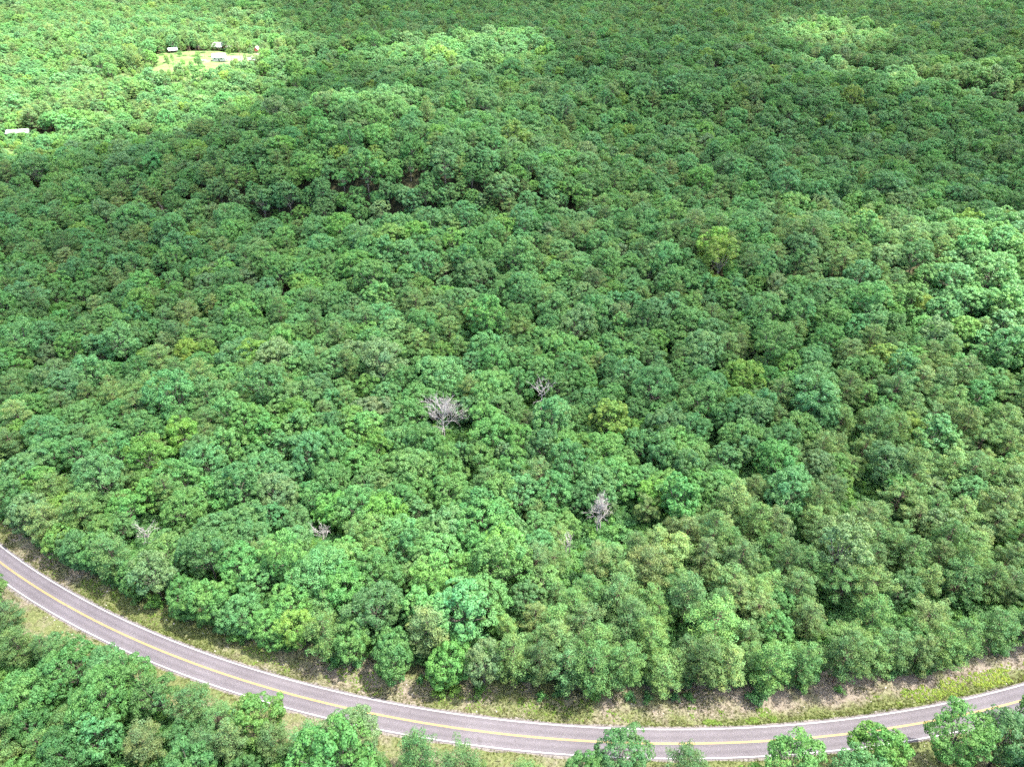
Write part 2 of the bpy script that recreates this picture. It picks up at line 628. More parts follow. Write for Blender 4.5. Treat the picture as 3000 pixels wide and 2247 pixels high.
# ------------------------------------------------------------------ foliage forms
def leaf_quads(P, N, size, aspect, g, bend=0.0):
    """one quad per point P with normal N"""
    n = len(P)
    N = N / (np.linalg.norm(N, axis=1)[:, None] + 1e-9)
    r = g.normal(size=(n, 3))
    u = np.cross(N, r)
    u /= np.linalg.norm(u, axis=1)[:, None] + 1e-9
    w = np.cross(N, u)
    a = (size * 0.5)[:, None] * u
    b = (size * 0.5 * aspect)[:, None] * w
    # rhombus with blunt ends reads as a leaf spray, not as a card
    v = np.stack([P - a, P - 0.15 * a - b, P + a, P + 0.15 * a + b], 1).reshape(-1, 3)
    q = np.arange(4 * n).reshape(-1, 4)
    return v, q


def unit(g, n):
    v = g.normal(size=(n, 3))
    return v / np.linalg.norm(v, axis=1)[:, None]


def oak_form(seed, H=15.0, RX=4.9, base=4.2, lobes=26, per=12, leaves=92, squash=1.0, open_=0.0, leaf=0.29):
    g = np.random.default_rng(seed)
    zc = base + (H - base) * 0.45
    up = H - zc
    dn = zc - base
    # main lobes spread over the dome
    cen = []
    tries = 0
    while len(cen) < lobes and tries < 4000:
        tries += 1
        d = unit(g, 1)[0]
        if d[2] < -0.75 or (d[2] < -0.1 and g.random() < 0.35):
            continue
        k = 0.72 + 0.15 * g.random()
        ax = RX * (1 + 0.16 * math.sin(2 * math.atan2(d[1], d[0]) + seed) + 0.12 * math.sin(3 * math.atan2(d[1], d[0]) + 2.3 * seed))
        p = np.array([d[0] * ax * k, d[1] * ax * k, zc + d[2] * (up if d[2] > 0 else dn) * k * (squash if d[2] > 0 else 1)])
        if all(np.linalg.norm(p - c[0]) > 1.45 + 0.15 * RX * 0.4 for c in cen):
            cen.append((p, (1.15 + 0.8 * g.random()) * RX / 4.9))
    P, N, V, V2 = [], [], [], []
    for p, r in cen:
        lobe_v = g.random()
        out = p - np.array([0, 0, zc - 1.5])
        out /= np.linalg.norm(out)
        d = unit(g, per * 3)
        d = d[(d @ (out + np.array([0, 0, 0.5]))) > -0.15][:per]
        if open_ and g.random() < open_:
            d = d[:max(3, per // 3)]
        for e in d:
            pc = p + e * r * (0.78 + 0.28 * g.random()) * np.array([1, 1, 0.85])
            pr = 0.40 + 0.36 * g.random()
            m = int(leaves * (pr / 0.6) ** 2)
            f = unit(g, m)
            o2 = e + out * 0.6 + np.array([0, 0, 0.7])
            f = f[(f @ o2) > -0.2]
            P.append(pc + f * pr * (0.85 + 0.25 * g.random((len(f), 1))) * np.array([1, 1, 0.8]))
            N.append(f + 0.38 * g.normal(size=f.shape) + np.array([0, 0, 0.3]))
            V.append(np.full(len(f), g.random()))
            V2.append(np.full(len(f), 0.6 * lobe_v + 0.4 * g.random()))
    # leaves inside the crown
    m = 700
    f = unit(g, m) * (g.random((m, 1)) ** 0.4) * 0.72
    P.append(np.array([0, 0, zc]) + f * np.array([RX, RX, (up + dn) / 2]))
    N.append(unit(g, m))
    V.append(g.random(m))
    V2.append(np.full(m, 0.5))
    V, V2 = np.concatenate(V), np.concatenate(V2)
    P = np.concatenate(P)
    N = np.concatenate(N)
    sz = leaf * (0.65 + 0.7 * g.random(len(P)))
    v, q = leaf_quads(P, N, sz, 0.72, g)
    # trunk and limbs
    th = base + (H - base) * 0.35
    lean = g.normal(size=2) * 0.25
    tz = np.linspace(-0.5, th, 7)
    tp = np.stack([lean[0] * tz / th, lean[1] * tz / th, tz], 1)
    tp[1:-1, :2] += g.normal(size=(5, 2)) * 0.06
    tr = np.interp(tz, [-0.5, 0.3, th], [0.36, 0.27, 0.15]) * H / 15
    paths = [(tp, tr)]
    for p, r in cen:
        s = 0.45 + 0.5 * g.random()
        a = np.array([np.interp(s * th, tz, tp[:, 0]), np.interp(s * th, tz, tp[:, 1]), s * th])
        mid = a * 0.5 + p * 0.5 + np.array([0, 0, -0.4])
        t = np.linspace(0, 1, 5)[:, None]
        paths.append(((1 - t) ** 2 * a + 2 * t * (1 - t) * mid + t ** 2 * p, np.linspace(0.11, 0.03, 5) * H / 15))
    return v, q, 0.6 * g.random(len(q)) + 0.4 * V, V2, tubes(paths, 6)


def pine_form(seed, H=16.0, RX=4.2, base=4.0, whorl=1.15, per=6, leaves=70, top=2.2, ragged=0.3, leaf=0.28):
    g = np.random.default_rng(seed)
    paths = []
    lean = g.normal(size=2) * 0.3
    tz = np.linspace(-0.5, H - 0.4, 9)
    tp = np.stack([lean[0] * (tz / H) ** 2, lean[1] * (tz / H) ** 2, tz], 1)
    paths.append((tp, np.interp(tz, [-0.5, 0.4, H], [0.30, 0.23, 0.04]) * H / 16))
    P, N, V, V2 = [], [], [], []

    def puff(c, r, flat):
        m = int(leaves * (r / 0.6) ** 1.7)
        f = unit(g, m)
        f = f[f[:, 2] > -0.25]
        P.append(c + f * r * (0.82 + 0.3 * g.random((len(f), 1))) * np.array([1, 1, flat]))
        N.append(f * np.array([1, 1, 1.2]) + 0.55 * g.normal(size=f.shape) + np.array([0, 0, 0.3]))
        V.append(np.full(len(f), g.random()))
        V2.append(np.full(len(f), g.random()))

    z = base
    while z < H - 0.8:
        s = (z - base) / (H - base)
        prof = (1 - s ** top) ** 0.75 * min(1, 0.55 + s * 2.2)
        k = per if s < 0.7 else per - 2
        a0 = g.random() * 6.28
        for i in range(k):
            if g.random() < ragged * 0.6:
                continue
            a = a0 + i * 6.283 / k + g.normal() * 0.2
            L = RX * prof * (1 - ragged * g.random()) + 0.35
            rise = 0.15 + 0.5 * s + 0.15 * g.normal()
            d = np.array([math.cos(a), math.sin(a), 0])
            st = np.array([lean[0] * (z / H) ** 2, lean[1] * (z / H) ** 2, z])
            t = np.linspace(0, 1, 4)
            br = st + d * (L * t)[:, None] + np.array([0, 0, 1.0]) * (rise * L * 0.55 * t ** 1.6)[:, None]
            paths.append((br, np.linspace(0.055, 0.015, 4)))
            nn = max(2, int(L / 0.75))
            for j in range(nn):
                u = 0.35 + 0.68 * (j + 0.5 * g.random()) / nn
                c = st + d * (L * u) + np.array([0, 0, rise * L * 0.55 * u ** 1.6])
                side = np.array([-d[1], d[0], 0]) * g.normal() * 0.38 * u * min(1.6, L / 2)
                puff(c + side + np.array([0, 0, 0.12]), 0.42 + 0.36 * g.random() + 0.14 * u, 0.62)
        z += whorl * (0.8 + 0.4 * g.random()) * (1 - 0.35 * s)
    for j in range(5):
        puff(np.array([lean[0] + g.normal() * 0.3, lean[1] + g.normal() * 0.3, H - 0.7 + 0.6 * g.random()]), 0.55, 0.9)
    P = np.concatenate(P)
    N = np.concatenate(N)
    V, V2 = np.concatenate(V), np.concatenate(V2)
    v, q = leaf_quads(P, N, leaf * (0.7 + 0.7 * g.random(len(P))), 0.5, g)
    return v, q, 0.6 * g.random(len(q)) + 0.4 * V, V2, tubes(paths, 6)


class Form:
    """crown mesh, trunk mesh and a joined mesh of one tree form"""

    def __init__(self, kind, data, leafmat, bark):
        v, q, lv, sv, (tv, tq) = data
        self.kind = kind
        self.crown = mesh_np('crown', v, [q], [leafmat], attrs={'leaf_variation': ('FACE', 'FLOAT', lv), 'spray_variation': ('FACE', 'FLOAT', sv)})
        self.trunk = mesh_np('trunk', tv, [tq], [bark], smooth_shade=True)
        co = np.concatenate([v, tv])
        self.whole = mesh_np(kind, co, [q, tq + len(v)], [leafmat, bark], np.r_[np.zeros(len(q)), np.ones(len(tq))],
                             attrs={'leaf_variation': ('FACE', 'FLOAT', np.r_[lv, np.full(len(tq), 0.5)]), 'spray_variation': ('FACE', 'FLOAT', np.r_[sv, np.full(len(tq), 0.5)])})
        self.r = float(np.percentile(np.hypot(v[:, 0], v[:, 1]), 97))
        self.h = float(v[:, 2].max())


OAK = [Form('oak', oak_form(s, **k), M['oak_leaf'], M['oak_bark']) for s, k in (
    (11, dict()), (12, dict(RX=5.3, H=15.5, lobes=30)), (13, dict(RX=4.4, H=15.5, lobes=22)), (14, dict(RX=4.8, squash=0.85, lobes=25)),
    (15, dict(RX=4.2, H=16, lobes=22, open_=0.15)), (16, dict(RX=5.0, H=14.5, lobes=28, per=14, leaf=0.26)), (17, dict(RX=4.6, H=15, open_=0.3, leaf=0.34)),
    (18, dict(RX=5.4, H=14.5, squash=0.8, lobes=32, per=12)), (19, dict(RX=4.5, base=2.2, H=14, lobes=30)), (20, dict(RX=4.8, base=1.6, H=13, lobes=32)))]
PINE = [Form('pine', pine_form(s, **k), M['pine_needle'], M['pine_bark']) for s, k in (
    (31, dict(RX=4.5, H=15.5)), (32, dict(RX=4.9, H=15, top=2.6)), (33, dict(RX=4.0, H=16.5, base=5)), (34, dict(RX=4.7, H=15.5, top=3.0, base=4.5)),
    (35, dict(RX=5.1, H=14.5, top=3.4, base=4.5, ragged=0.4)), (36, dict(RX=4.5, H=15, base=1.6, top=2.6)), (37, dict(RX=3.3, H=18, base=10.5, top=2.2, ragged=0.35)))]
N_OAK_IN = 8        # the last two oak forms are leafy to the ground: wood edge only
BUSH = [Form('shrub', oak_form(s, **k), M['oak_leaf'], M['oak_bark']) for s, k in (
    (51, dict(H=3.0, RX=1.7, base=0.25, lobes=9, per=9, leaves=26, leaf=0.3)), (52, dict(H=2.3, RX=1.5, base=0.2, lobes=8, per=8, leaves=26, leaf=0.28)),
    (53, dict(H=4.2, RX=1.9, base=0.3, lobes=12, per=9, leaves=28, leaf=0.3)))]

OAK_TINT = [('blue-green', (0.076, 0.203, 0.066)), ('deep green', (0.063, 0.175, 0.050)), ('mid green', (0.083, 0.212, 0.054)),
            ('yellow-green', (0.120, 0.228, 0.040)), ('grey-green', (0.104, 0.206, 0.076)), ('fresh green', (0.094, 0.224, 0.045))]
PINE_TINT = [('olive', (0.106, 0.205, 0.060)), ('dark olive', (0.082, 0.172, 0.054)), ('pale olive', (0.132, 0.230, 0.072)), ('dull green', (0.084, 0.190, 0.060))]

# ------------------------------------------------------------------ where the trees stand
DEAD = [(-22.6, 178.0), (10.2, 190.0), (24.4, 134.0), (15.0, 124.1), (-95.0, 123.8), (-50.5, 126.1), (-18.7, 87.9), (-152.4, 623.9), (-176.4, 338.9), (-124.9, 150.8)]


def pine_share(x, y):
    d = road_d(x, y)
    p = 0.07 + 0.16 * smooth(0.50, 0.75, vnoise(x, y, 55, 9.0))
    p = np.maximum(p, 0.88 * ell(x, y, 75, 110, 82, 36, 14, 0.3))
    p = np.maximum(p, 0.75 * ell(x, y, 135, 150, 45, 60, 0, 0.4))
    p = np.maximum(p, 0.32 * ell(x, y, -185, 300, 60, 90, 0, 0.4))
    p = np.maximum(p, 0.45 * ell(x, y, 150, 300, 60, 50, 0, 0.4))
    p = np.maximum(p, 0.5 * ell(x, y, -20, 240, 40, 24, 0, 0.5))
    p = np.maximum(p, 0.35 * ell(x, y, -130, 170, 40, 40, 0, 0.5))
    p = np.where(d < 0, 0.42, p)
    return p


def half_width(y):
    return 0.60 * y + 100


trees = []          # dicts: kind, form, x, y, s, rot, tint, tintname
cell = 4.0
grid = {}


def free(x, y, r):
    ci, cj = int(x // cell), int(y // cell)
    k = int(11 // cell) + 1
    for i in range(ci - k, ci + k + 1):
        for j in range(cj - k, cj + k + 1):
            for (px, py, pr) in grid.get((i, j), ()):
                dd = (px - x) ** 2 + (py - y) ** 2
                if dd < (0.5 * (r + pr)) ** 2:
                    return False
    return True


def put(kind, form, x, y, s, tint=None, want=None, rot=None):
    g = rng
    pal = PINE_TINT if kind == 'pine' else OAK_TINT
    if tint is None:
        w = [0.5, 0.22, 0.16, 0.12] if kind == 'pine' else [0.36, 0.16, 0.32, 0.025, 0.075, 0.06]
        tint = g.choice(len(pal), p=w)
    nm, c = pal[tint]
    v = 1 + 0.09 * g.normal()
    c = np.clip(np.array(c) * v * (1 + 0.05 * g.normal(size=3)), 0.015, 0.3)
    trees.append(dict(kind=kind, form=form, x=x, y=y, s=s, s3=(s * (1 + 0.08 * g.normal()), s * (1 + 0.08 * g.normal()), s * (1 + 0.07 * g.normal())), rot=(g.random() * 6.283 if rot is None else rot), tint=c, tn=nm))


def reserve(x, y, r):
    grid.setdefault((int(x // cell), int(y // cell)), []).append((x, y, r))


# dead trees keep a gap round them
for (x, y), r in zip(DEAD, (10.5, 6.0, 7.5, 4.5, 7, 5, 3, 4, 5.5, 4)):
    reserve(x, y, r * 1.5)
for x, y in ((97.5, 139.0), (99.5, 144.5), (26, 126.5)):
    reserve(x, y, 7)

# trees on the near side of the road, standing clear against it
for x, y, k, f, s, t in ((88.0, 70.0, 'oak', 4, 1.25, 2), (97.6, 69.0, 'oak', 2, 1.22, 0), (70.5, 66.5, 'oak', 6, 1.12, 5), (53.6, 64.4, 'oak', 4, 1.1, 2),
                         (47.5, 62.5, 'oak', 9, 0.85, 3), (33.6, 65.2, 'pine', 1, 0.95, 3), (21.4, 66.4, 'oak', 1, 1.0, 1), (14.0, 63.6, 'oak', 2, 0.9, 2), (2.4, 61.0, 'pine', 3, 0.9, 0),
                         (-9.8, 65.6, 'pine', 4, 0.98, 3), (-18.1, 66.4, 'pine', 1, 0.98, 3), (-32.3, 70.8, 'oak', 5, 1.0, 4), (-40.5, 69.8, 'pine', 3, 0.92, 3), (-52.5, 74.5, 'oak', 6, 0.95, 5),
                         (-59.8, 74.0, 'pine', 4, 0.95, 1), (-66.5, 77.4, 'pine', 1, 0.95, 3), (-74.0, 78.5, 'oak', 4, 0.9, 1), (-87.1, 84.6, 'oak', 0, 0.95, 0), (-80.4, 83.0, 'oak', 2, 0.88, 2),
                         (-95.5, 85.0, 'oak', 7, 0.95, 1), (-104.3, 91.0, 'pine', 5, 0.8, 3), (-116.9, 98.6, 'pine', 3, 0.85, 1), (-110.0, 91.0, 'pine', 0, 0.9, 0), (-126, 104.5, 'oak', 3, 0.9, 2),
                         (108.0, 74.0, 'oak', 0, 1.0, 2)):
    put(k, f, x, y, s, t)
    reserve(x, y, 6.2)

# the far yards: tall pines with bare stems, two broad oaks, a bright maple-like tree
for x, y, s in ((-282.4, 692.1, 1.0), (-277.2, 688.8, 0.92), (-247.5, 672.5, 0.85), (-248.6, 697.9, 0.9), (-224.2, 640.9, 0.75), (-292.6, 693.3, 0.8), (-286.6, 633.2, 0.7), (-299, 712, 1.05), (-286, 726, 1.1), (-306, 724, 1.05),
                (-268, 733, 1.1), (-262, 706, 0.8), (-256, 724, 1.0), (-328, 716, 1.05), (-338, 712, 1.0)):
    put('pine', 6, x, y, s, int(rng.choice([0, 0, 2, 3])))
    reserve(x, y, 4)
for x, y, f, s, t in ((-322.5, 682.0, 1, 1.05, 0), (-228.0, 598.5, 7, 1.0, 0), (-268.5, 741.0, 5, 0.85, 5), (-277.0, 628, 2, 0.7, 4), (-262, 619, 6, 0.62, 0), (-268, 607, 8, 0.6, 2)):
    put('oak', f, x, y, s, t)
    reserve(x, y, 8)

for x, y, k, f, s, t in ((-302, 700, 'pine', 6, 0.8, 0), (-327, 692, 'oak', 2, 0.6, 2), (-334, 700, 'oak', 4, 0.8, 5), (-283, 706, 'oak', 6, 0.55, 4), (-243, 712, 'oak', 4, 0.6, 3), (-228, 700, 'oak', 4, 0.7, 4),
                         (-216, 676, 'oak', 2, 0.7, 2), (-326, 456, 'oak', 9, 0.5, 2), (-314, 458, 'oak', 8, 0.4, 5), (-333, 470, 'oak', 2, 0.7, 0), (-300, 690, 'oak', 9, 0.4, 2), (-278, 676, 'oak', 4, 0.5, 5), (-318, 696, 'oak', 8, 0.5, 2), (-268, 690, 'pine', 6, 0.75, 0), (-240, 660, 'oak', 8, 0.42, 3), (-233, 650, 'oak', 9, 0.42, 5), (-296, 664, 'pine', 0, 0.5, 2), (-284, 655, 'oak', 9, 0.4, 5), (-305, 672, 'oak', 8, 0.4, 3),
                         (-315, 676, 'oak', 9, 0.35, 2), (-271, 655, 'oak', 8, 0.55, 2), (-266, 648, 'pine', 5, 0.6, 3), (-243, 682, 'pine', 6, 0.7, 2), (-236, 691, 'oak', 8, 0.5, 4), (-259, 700, 'oak', 9, 0.35, 3),
                         (-245, 728, 'oak', 0, 0.9, 4), (-296, 735, 'pine', 0, 1.0, 0), (-312, 736, 'pine', 3, 1.0, 2), (-280, 738, 'pine', 1, 1.0, 0)):
    put(k, f, x, y, s, t)
    reserve(x, y, 4)

# wood edge along the far verge
s0 = -1.0
edge_specs = []
for a in np.arange(-0.62, 0.44, 0.0125):
    aa = a + rng.normal() * 0.003
    off = 10.6 + 1.6 * rng.random() + 1.0 * smooth(0.10, 0.24, aa) - 0.6 * smooth(0.0, -0.2, aa)
    r = RR - off
    x, y = RCX + r * math.sin(aa), RCY - r * math.cos(aa)
    if abs(x + 18.7) < 3.2:
        continue
    if not free(x, y, 4.2):
        continue
    if rng.random() < np.clip(pine_share(x, y), 0.2, 0.9):
        put('pine', int(rng.choice([1, 5, 0, 3])), x, y, 0.9 + 0.22 * rng.random())
        reserve(x, y, 4.2)
    else:
        put('oak', int(rng.choice([8, 9, 2, 4])), x, y, 0.85 + 0.22 * rng.random())
        reserve(x, y, 5.6)

# the wood itself, densest packing first come first served
N_TRY = 150000
yy = 20 + (1190 - 20) * np.sqrt(rng.random(N_TRY))
xx = (rng.random(N_TRY) * 2 - 1) * half_width(yy)
d_ = road_d(xx, yy)
keep = (d_ > 12.0 + 2.5 * smooth(60, 110, xx)) | (d_ < -10.5)
keep &= (np.abs(d_) > 8)
keep &= ~((d_ < 0) & (d_ > -13.5) & (xx > -25))
keep &= ~((d_ < 0) & (d_ > -15.5) & (xx > 28))
keep &= ~((np.abs(yy - ravine_y(xx)) < 5.0 - 1.5 * vnoise(xx, yy, 20)) & (xx > -112) & (xx < 18))
keep &= clearing(xx, yy) < 0.35
keep &= (yy > 20) & (np.abs(xx) < half_width(yy))
xx, yy = xx[keep], yy[keep]
ps = pine_share(xx, yy)
isp = rng.random(len(xx)) < ps
yg = young(xx, yy)
sz = rng.normal(size=len(xx))
for x, y, pn, ygv, z in zip(xx, yy, isp, yg, sz):
    if pn:
        s = float(np.clip(0.98 + 0.13 * z, 0.7, 1.3))
        r = 4.5 * s
        f = int(rng.integers(0, 6))
    else:
        s = float(np.clip(0.98 + 0.20 * z, 0.6, 1.45))
        r = 5.4 * s
        f = int(rng.integers(0, N_OAK_IN))
    if ygv > 0.5:
        if rng.random() < 0.93:
            s *= 0.22 + 0.16 * rng.random()
            r = 3.1
            if not pn:
                f = int(rng.choice([8, 9, 8, 4]))
    if free(x, y, r):
        t = None
        if ygv > 0.5:
            t = int(rng.choice([2, 3, 4, 5])) if not pn else int(rng.choice([0, 2]))
        put('pine' if pn else 'oak', f, x, y, s, t)
        reserve(x, y, r)

# ------------------------------------------------------------------ which trees show largest
TX = np.array([t['x'] for t in trees])
TY = np.array([t['y'] for t in trees])
TZ = terrain(TX, TY)
for i, t in enumerate(trees):
    t['z'] = float(TZ[i]) + (0.2 if abs(float(road_d(t['x'], t['y']))) < 15 else 0)
th = R(CAM_PITCH)


def project(x, y, z):
    dz = z - CAM_H
    depth = y * math.cos(th) - dz * math.sin(th)
    upc = y * math.sin(th) + dz * math.cos(th)
    return 0.5 + 0.693 * x / depth, 0.5 - 0.693 * upc / depth * 1024 / 766, depth


for t in trees:
    F = (OAK if t['kind'] == 'oak' else PINE)[t['form']]
    u, v, dp = project(t['x'], t['y'], t['z'] + F.h * t['s'] * 0.72)
    pad = F.r * t['s'] * 0.693 / dp * 0.4
    t['seen'] = (-pad < u < 1 + pad) and (-pad < v < 1 + pad)
    t['u'], t['v'] = u, v
    t['size'] = F.r * t['s'] / dp
own = {'oak': [], 'pine': []}
for k in own:
    c = [t for t in trees if t['kind'] == k and t['seen']]
    c.sort(key=lambda t: -t['size'])
    own[k] = c[:290]
chosen = set(id(t) for k in own for t in own[k])
print('trees', len(trees), 'oak', sum(t['kind'] == 'oak' for t in trees), 'own', {k: len(v) for k, v in own.items()})

ORD = ['zeroth', 'first', 'second', 'third', 'fourth', 'fifth', 'sixth', 'seventh', 'eighth', 'ninth', 'tenth', 'eleventh', 'twelfth', 'thirteenth', 'fourteenth', 'fifteenth',
       'sixteenth', 'seventeenth', 'eighteenth', 'nineteenth', 'twentieth']


def nth(n):
    if n <= 20:
        return ORD[n]
    suf = 'th' if 10 <= n % 100 <= 20 else {1: 'st', 2: 'nd', 3: 'rd'}.get(n % 10, 'th')
    return '%d%s' % (n, suf)


# rows counted from the road, places counted along the row from the left
rows = {}
for k in own:
    for t in own[k]:
        d = float(road_d(t['x'], t['y']))
        if d < 0:
            key = ('near', k, int((-d - 5) // 7.0))
        else:
            key = ('far', k, int(max(0, d - 7.5) // 7.5))
        rows.setdefault(key, []).append(t)
for (side, k, row), ts in rows.items():
    ts.sort(key=lambda t: math.atan2(t['x'] - RCX, RCY - t['y']))
    for n, t in enumerate(ts):
        kind = 'pine' if k == 'pine' else 'oak'
        if side == 'near':
            where = ('standing at the near roadside' if row == 0 else 'in the %s row on the near side' % nth(row + 1))
            t['label'] = '%s %s, %s %s from the left %s' % (t['tn'], kind, nth(n + 1), kind, where)
        elif row == 0:
            t['label'] = '%s %s, %s %s from the left along the far verge' % (t['tn'], kind, nth(n + 1), kind)
        else:
            t['label'] = '%s %s, %s %s from the left in the %s row beyond the road' % (t['tn'], kind, nth(n + 1), kind, nth(row + 1))


def build_tree(t):
    k = t['kind']
    F = (OAK if k == 'oak' else PINE)[t['form']]
    name = 'oak_tree' if k == 'oak' else 'pine_tree'
    e = obj(name, None, None, (t['x'], t['y'], t['z']), (0, 0, t['rot']))
    e.scale = t['s3']
    e.empty_display_size = 0.5
    tag(e, t['label'], 'oak tree' if k == 'oak' else 'pine tree', 'oak trees nearest the road' if k == 'oak' else 'pine trees nearest the road')
    obj('trunk', F.trunk, e)
    c = obj('crown', F.crown, e)
    c['tint'] = [float(a) for a in t['tint']]


for k in own:
    for t in own[k]:
        build_tree(t)


def instancer(name, protos, pos, rot, scale, idx, tint, mat=None):
    """one object that stands copies of the protos on its points"""
    coll = bpy.data.collections.new(name + '_forms')
    for i, (pn, me) in enumerate(protos):
        coll.objects.link(obj('%s_%02d' % (pn, i), me, link=False))
    n = len(pos)
    me = bpy.data.meshes.new(name)
    me.vertices.add(n)
    me.vertices.foreach_set('co', np.asarray(pos, np.float32).ravel())
    for k, typ, arr in (('turn', 'FLOAT_VECTOR', rot), ('size', 'FLOAT_VECTOR', scale), ('form', 'INT', idx), ('tint', 'FLOAT_VECTOR', tint)):
        a = me.attributes.new(k, typ, 'POINT')
        arr = np.asarray(arr, np.int32 if typ == 'INT' else np.float32)
        a.data.foreach_set('value' if typ == 'INT' else 'vector', arr.ravel())
    o = obj(name, me)
    nt = bpy.data.node_groups.new(name, 'GeometryNodeTree')
    nt.interface.new_socket('Geometry', in_out='INPUT', socket_type='NodeSocketGeometry')
    nt.interface.new_socket('Geometry', in_out='OUTPUT', socket_type='NodeSocketGeometry')
    gi = nt.nodes.new('NodeGroupInput')
    go = nt.nodes.new('NodeGroupOutput')
    ip = nt.nodes.new('GeometryNodeInstanceOnPoints')
    ci = nt.nodes.new('GeometryNodeCollectionInfo')
    ci.inputs['Collection'].default_value = coll
    ci.inputs['Separate Children'].default_value = True
    ci.inputs['Reset Children'].default_value = True

    def named(k, typ):
        a = nt.nodes.new('GeometryNodeInputNamedAttribute')
        a.data_type = typ
        a.inputs['Name'].default_value = k
        return a.outputs['Attribute']
    e2r = nt.nodes.new('FunctionNodeEulerToRotation')
    L = nt.links.new
    L(gi.outputs[0], ip.inputs['Points'])
    L(ci.outputs[0], ip.inputs['Instance'])
    ip.inputs['Pick Instance'].default_value = True
    L(named('form', 'INT'), ip.inputs['Instance Index'])
    L(named('turn', 'FLOAT_VECTOR'), e2r.inputs[0])
    L(e2r.outputs[0], ip.inputs['Rotation'])
    L(named('size', 'FLOAT_VECTOR'), ip.inputs['Scale'])
    L(ip.outputs[0], go.inputs[0])
    md = o.modifiers.new('instances', 'NODES')
    md.node_group = nt
    return o


rest = [t for t in trees if id(t) not in chosen]
for k, forms, nm, lab in (('oak', OAK, 'oak_forest', 'unbroken canopy of green oaks filling the wood behind the nearer trees'), ('pine', PINE, 'pine_forest', 'olive pines scattered through the canopy of the far wood')):
    ts = [t for t in rest if t['kind'] == k]
    n = len(ts)
    pos = [(t['x'], t['y'], t['z']) for t in ts]
    rot = [(0, 0, t['rot']) for t in ts]
    sc = [t['s3'] for t in ts]
    o = instancer(nm, [(k + '_form', F.whole) for F in forms], pos, rot, sc, [t['form'] for t in ts], [t['tint'] for t in ts])
    tag(o, lab, 'forest', kind='stuff')

# ------------------------------------------------------------------ shrubs along the wood edge
sh = []
for a in np.arange(-0.60, 0.33, 0.011):
    if rng.random() < 0.42:
        continue
    aa = a + rng.normal() * 0.004
    off = 8.6 + 1.8 * rng.random() + 2.0 * smooth(0.10, 0.24, aa)
    r = RR - off
    sh.append((RCX + r * math.sin(aa), RCY - r * math.cos(aa), aa))
sh += [(-14.5, 85.6, -0.15), (-13.0, 84.9, -0.146), (-16.3, 84.6, -0.155)]
sh.sort(key=lambda s: s[2])
for n, (x, y, aa) in enumerate(sh):
    F = BUSH[int(rng.integers(0, 3))]
    yel = abs(x + 14.5) < 2.0
    nm, c = OAK_TINT[3 if yel else int(rng.choice([0, 2, 2, 5, 1]))]
    e = obj('shrub', None, None, (x, y, 0.02 + (0.5 if x > 60 else 0)), (0, 0, rng.random() * 6.28))
    e.scale = (0.55 + 0.5 * rng.random(),) * 3
    tag(e, '%s shrub, %s shrub from the left under the trees of the far verge' % (nm, nth(n + 1)), 'shrub', 'shrubs along the far verge')
    obj('stem', F.trunk, e)
    c_ = obj('crown', F.crown, e)
    c_['tint'] = [float(v) for v in np.array(c) * (1.25 if yel else 0.9 + 0.3 * rng.random())]

# low undergrowth that closes the floor between the stems
n = 42000
uy = 38 + 222 * rng.random(n) ** 0.75
ux = (rng.random(n) * 2 - 1) * half_width(uy)
d_ = road_d(ux, uy)
k = (d_ > 13.5) & (d_ < 175) | (d_ < -12.5)
ux, uy = ux[k], uy[k]
rx = -125 + 150 * rng.random(900)
ry = ravine_y(rx) + rng.normal(size=900) * 4.5
sx, sy = -345 + 60 * rng.random(500), 440 + 40 * rng.random(500)
k = clearing(sx, sy) > 0.2
k &= rng.random(500) < 0.5
ux, uy = np.concatenate([ux, rx, sx[k]]), np.concatenate([uy, ry, sy[k]])
n = len(ux)
uz = terrain(ux, uy) + np.where(np.abs(road_d(ux, uy)) < 16, 0.1, 0)
tint = np.array([OAK_TINT[i][1] for i in rng.choice([0, 1, 2, 5], n)]) * (0.8 + 0.3 * rng.random((n, 1)))
o = instancer('undergrowth', [('shrub_form', F.whole) for F in BUSH], np.stack([ux, uy, uz], 1), np.stack([np.zeros(n), np.zeros(n), rng.random(n) * 6.28], 1),
              (0.5 + 0.7 * rng.random(n))[:, None] * np.ones((1, 3)), rng.integers(0, 3, n), tint)
tag(o, 'low green undergrowth on the floor of the wood', 'undergrowth', kind='stuff')

